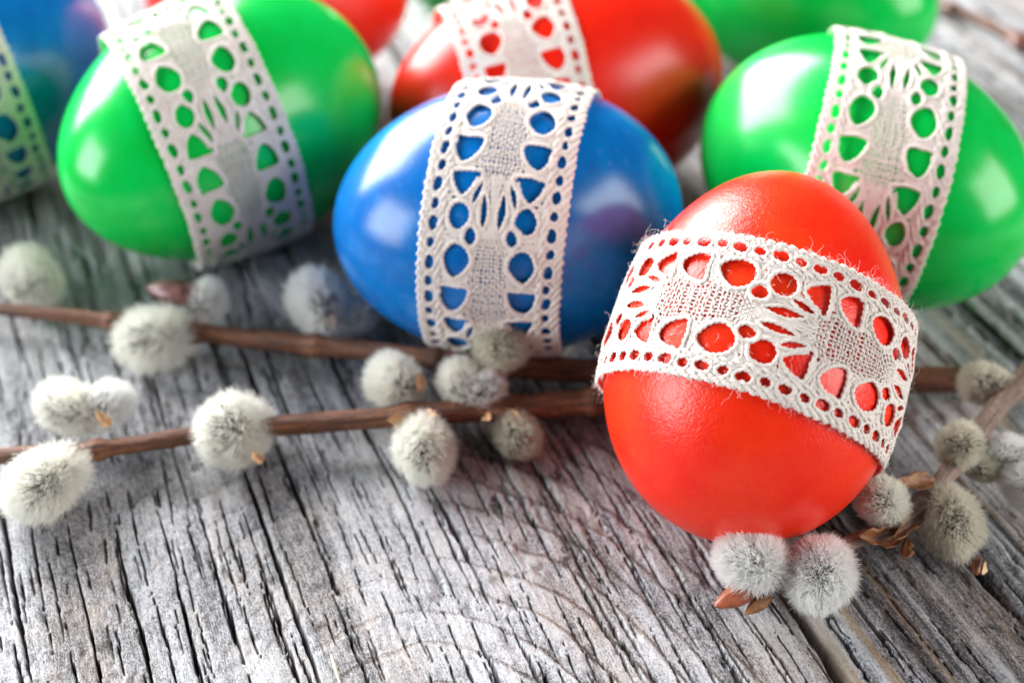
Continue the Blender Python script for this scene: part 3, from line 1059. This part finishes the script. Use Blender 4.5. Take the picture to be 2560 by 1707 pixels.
# lower twig, its cut end under the leaning red egg
B = twig([(-8.4, -3.60, .5, .112), (-7.64, -3.43, .5, .123), (-6.37, -3.3, .5, .131), (-4.79, -3.0, .55, .138), (-3.17, -2.74, .55, .16), (-1.84, -2.62, .58, .167), (-.11, -2.39, .54, .190),
          (1.05, -2.16, .48, .205), (1.36, -2.11, .46, .215), (1.67, -2.02, .44, .205), (2.25, -1.90, .40, .19)], BARK,
         'brown willow twig in front with seven furry catkins, running under the leaning red egg', 2, [(2.2, .06, .14), (3.9, .03, .12), (6.9, .05, .18), (8.3, .05, .15), (9.75, .055, .10)])
catkin(B, (-6.80, -2.45, .62), .50, (-0.8, .25, 0.25), 3600, 21, el=1.32)
catkin(B, (-6.24, -2.42, .62), .44, (0.6, .55, 0.3), 2600, 22, FUR_W, el=1.1)
scale_leaf(B, (-6.05, -2.98, .72), (-.5, .35, .45), (0, -1, .5), .30, .2, SCALE_O)
catkin(B, (-6.81, -3.99, .52), .60, (-0.55, -.7, -0.05), 4600, 23, el=1.26)
scale_leaf(B, (-6.38, -3.50, .66), (-.5, -.1, .25), (0.2, -.6, .7), .28, .2, SCALE_B)
catkin(B, (-4.21, -2.92, .58), .65, (-0.5, -.55, 0.35), 4800, 24, el=1.10)
scale_leaf(B, (-3.72, -3.46, .42), (-.35, .1, .35), (0.3, -.8, .3), .24, .16, SCALE_O)
catkin(B, (-1.83, -1.98, .72), .54, (-0.6, .6, 0.3), 3800, 25, el=1.10)
scale_leaf(B, (-1.40, -2.30, .82), (-.1, .45, .5), (0.3, -.8, .4), .28, .17, SCALE_O)
catkin(B, (-.76, -2.12, .76), .46, (-0.45, .4, 0.6), 3400, 26, el=1.12)
catkin(B, (-.46, -2.24, .78), .38, (0.55, .35, 0.35), 2200, 27, FUR_W, el=1.15)
catkin(B, (-1.32, -3.20, .47), .54, (0.25, -.8, -0.1), 3800, 28, el=1.20)
scale_leaf(B, (-1.62, -2.86, .66), (-.55, -.25, .30), (0, -.5, .8), .34, .22, SCALE_O)
scale_leaf(B, (-1.30, -2.78, .72), (.35, -.2, .2), (0, -.5, .8), .26, .18, SCALE_O)
catkin(B, (.08, -2.79, .36), .42, (0.6, -.6, -0.1), 2600, 29, FUR_G, el=1.18)
scale_leaf(B, (-.05, -2.60, .60), (.35, -.25, .1), (0, -.6, .8), .26, .18, SCALE_O)
scale_leaf(B, (-.42, -2.66, .62), (.2, -.3, .1), (0, -.6, .8), .22, .16, SCALE_O)

# grey twig at the right, its tip in front of the leaning red egg
Cc = twig([(8.9, -1.25, 1.2, .19), (8.29, -1.8, 1.1, .18), (7.67, -2.42, 1.0, .17), (7.03, -3.16, .9, .155), (6.34, -4.0, .75, .145), (5.78, -4.65, .6, .135), (5.3, -4.94, .5, .13),
           (4.73, -5.12, .42, .110), (4.25, -5.45, .40, .100), (3.75, -5.72, .42, .095), (3.36, -5.94, .46, .085)], BARK_G,
          'grey-brown willow twig with dry bracts, its tip in front of the leaning red egg', 3, [(1.8, .03, .12), (3.0, .05, .15), (4.5, .05, .14), (5.3, .04, .12)])
catkin(Cc, (7.31, -2.32, .95), .40, (-0.75, .3, 0.1), 2600, 31, FUR_G, el=1.25)
catkin(Cc, (6.52, -3.72, .98), .40, (-0.5, -.3, 0.75), 3400, 32, FUR_G, el=1.0, comb=.15)
catkin(Cc, (6.22, -4.80, .52), .50, (0.1, -.8, -0.25), 4200, 33, FUR_G, el=1.28, comb=.6)
catkin(Cc, (5.20, -4.72, .85), .41, (-0.75, .1, 0.5), 3800, 34, FUR, el=1.10)
catkin(Cc, (3.22, -5.80, .82), .51, (-0.75, .25, 0.45), 6500, 35, FUR_W, el=1.10, hair_r=.0034)
catkin(Cc, (4.17, -5.86, .60), .56, (-0.15, -.6, 0.35), 7500, 36, FUR_W, el=1.10, hair_r=.0034)
catkin(Cc, (7.30, -3.62, .64), .42, (0.7, .1, 0.1), 2200, 37, FUR_W, el=1.15)
catkin(Cc, (7.50, -4.15, .58), .42, (0.6, -.6, 0.05), 2400, 38, FUR_W, el=1.15)
catkin(Cc, (6.88, -3.78, .62), .27, (0.6, -.3, -.1), 1600, 39, FUR_G, el=1.3, comb=.8)
bud(Cc, 'bud', (3.02, -6.12, .44), (-0.85, -0.42, -0.12), .62, .33, SCALE_R)
bud(Cc, 'bud', (3.34, -6.16, .34), (-0.65, -0.45, -0.2), .46, .22, SCALE_B)
scale_leaf(Cc, (6.05, -4.30, .84), (-.80, -.22, .05), (0, -.5, 1), .74, .26, SCALE_B, curl=.45)
scale_leaf(Cc, (5.80, -4.70, .62), (-.70, -.50, -.25), (.3, -.5, .8), .74, .22, SCALE_B, curl=.9)
scale_leaf(Cc, (5.55, -5.02, .42), (-.45, -.70, -.15), (.6, -.2, .7), .46, .18, SCALE_B, curl=1.1)
scale_leaf(Cc, (5.44, -5.10, .46), (-.95, .02, -.02), (0, -.5, .8), .62, .30, SCALE_B, curl=.8)
scale_leaf(Cc, (7.02, -3.12, .80), (-.05, -.45, -.45), (.8, -.3, .3), .42, .18, SCALE_B, curl=.6)
scale_leaf(Cc, (7.10, -3.45, .70), (.75, .1, -.05), (0, -.4, .9), .34, .16, SCALE_O, curl=.4)

# thin twig in the far right corner
D = twig([(9.6, 13.95, .2, .10), (10.15, 13.15, .2, .105), (10.46, 12.71, .2, .12), (10.94, 12.14, .2, .118), (11.37, 11.45, .2, .12), (11.6, 11.0, .2, .135), (12.04, 10.27, .2, .128), (12.8, 9.1, .2, .13)], BARK,
         'bare thin brown willow twig far back in the upper right corner', 4, [(1.6, .09, .12), (3.7, .10, .16)])
bud(D, 'bud', (10.42, 12.62, .28), (.1, -.9, .1), .5, .28, SCALE_P)
bud(D, 'bud', (11.52, 10.85, .24), (-.2, -.9, .1), .62, .32, SCALE_P)

# ------------------------------------------------------------------ loose bits on the table
k_ = empty('fallen_bud', (6.54, -5.27, 0))
tag(k_, 'small shiny brown fallen bud lying on the wood below the grey catkin', 'bud')
bud(k_, 'bud_core', (6.54, -5.27, .10), (.25, .8, .35), .26, .17, SCALE_R)
scale_leaf(k_, (6.50, -5.40, .08), (.15, .8, .55), (1, -.4, .3), .26, .14, SCALE_B, curl=.5)
scale_leaf(k_, (6.60, -5.38, .06), (.3, .8, .3), (.7, -.7, .5), .20, .12, SCALE_O, curl=.3)
m_s = mat_scale('pale_straw', (0.48, 0.42, 0.30), (0.70, 0.64, 0.50), 0.6)
V, F, al, ar = stem_mesh([(-2.40, -6.80, .05, .014), (-2.34, -6.98, .06, .022), (-2.27, -7.18, .05, .02), (-2.22, -7.34, .05, .014)], 8, .03, 9)
o = mesh_obj('straw_splinter', V, F, m_s)
tag(o, 'thin pale straw splinter stuck in a crack at the bottom edge', 'splinter')
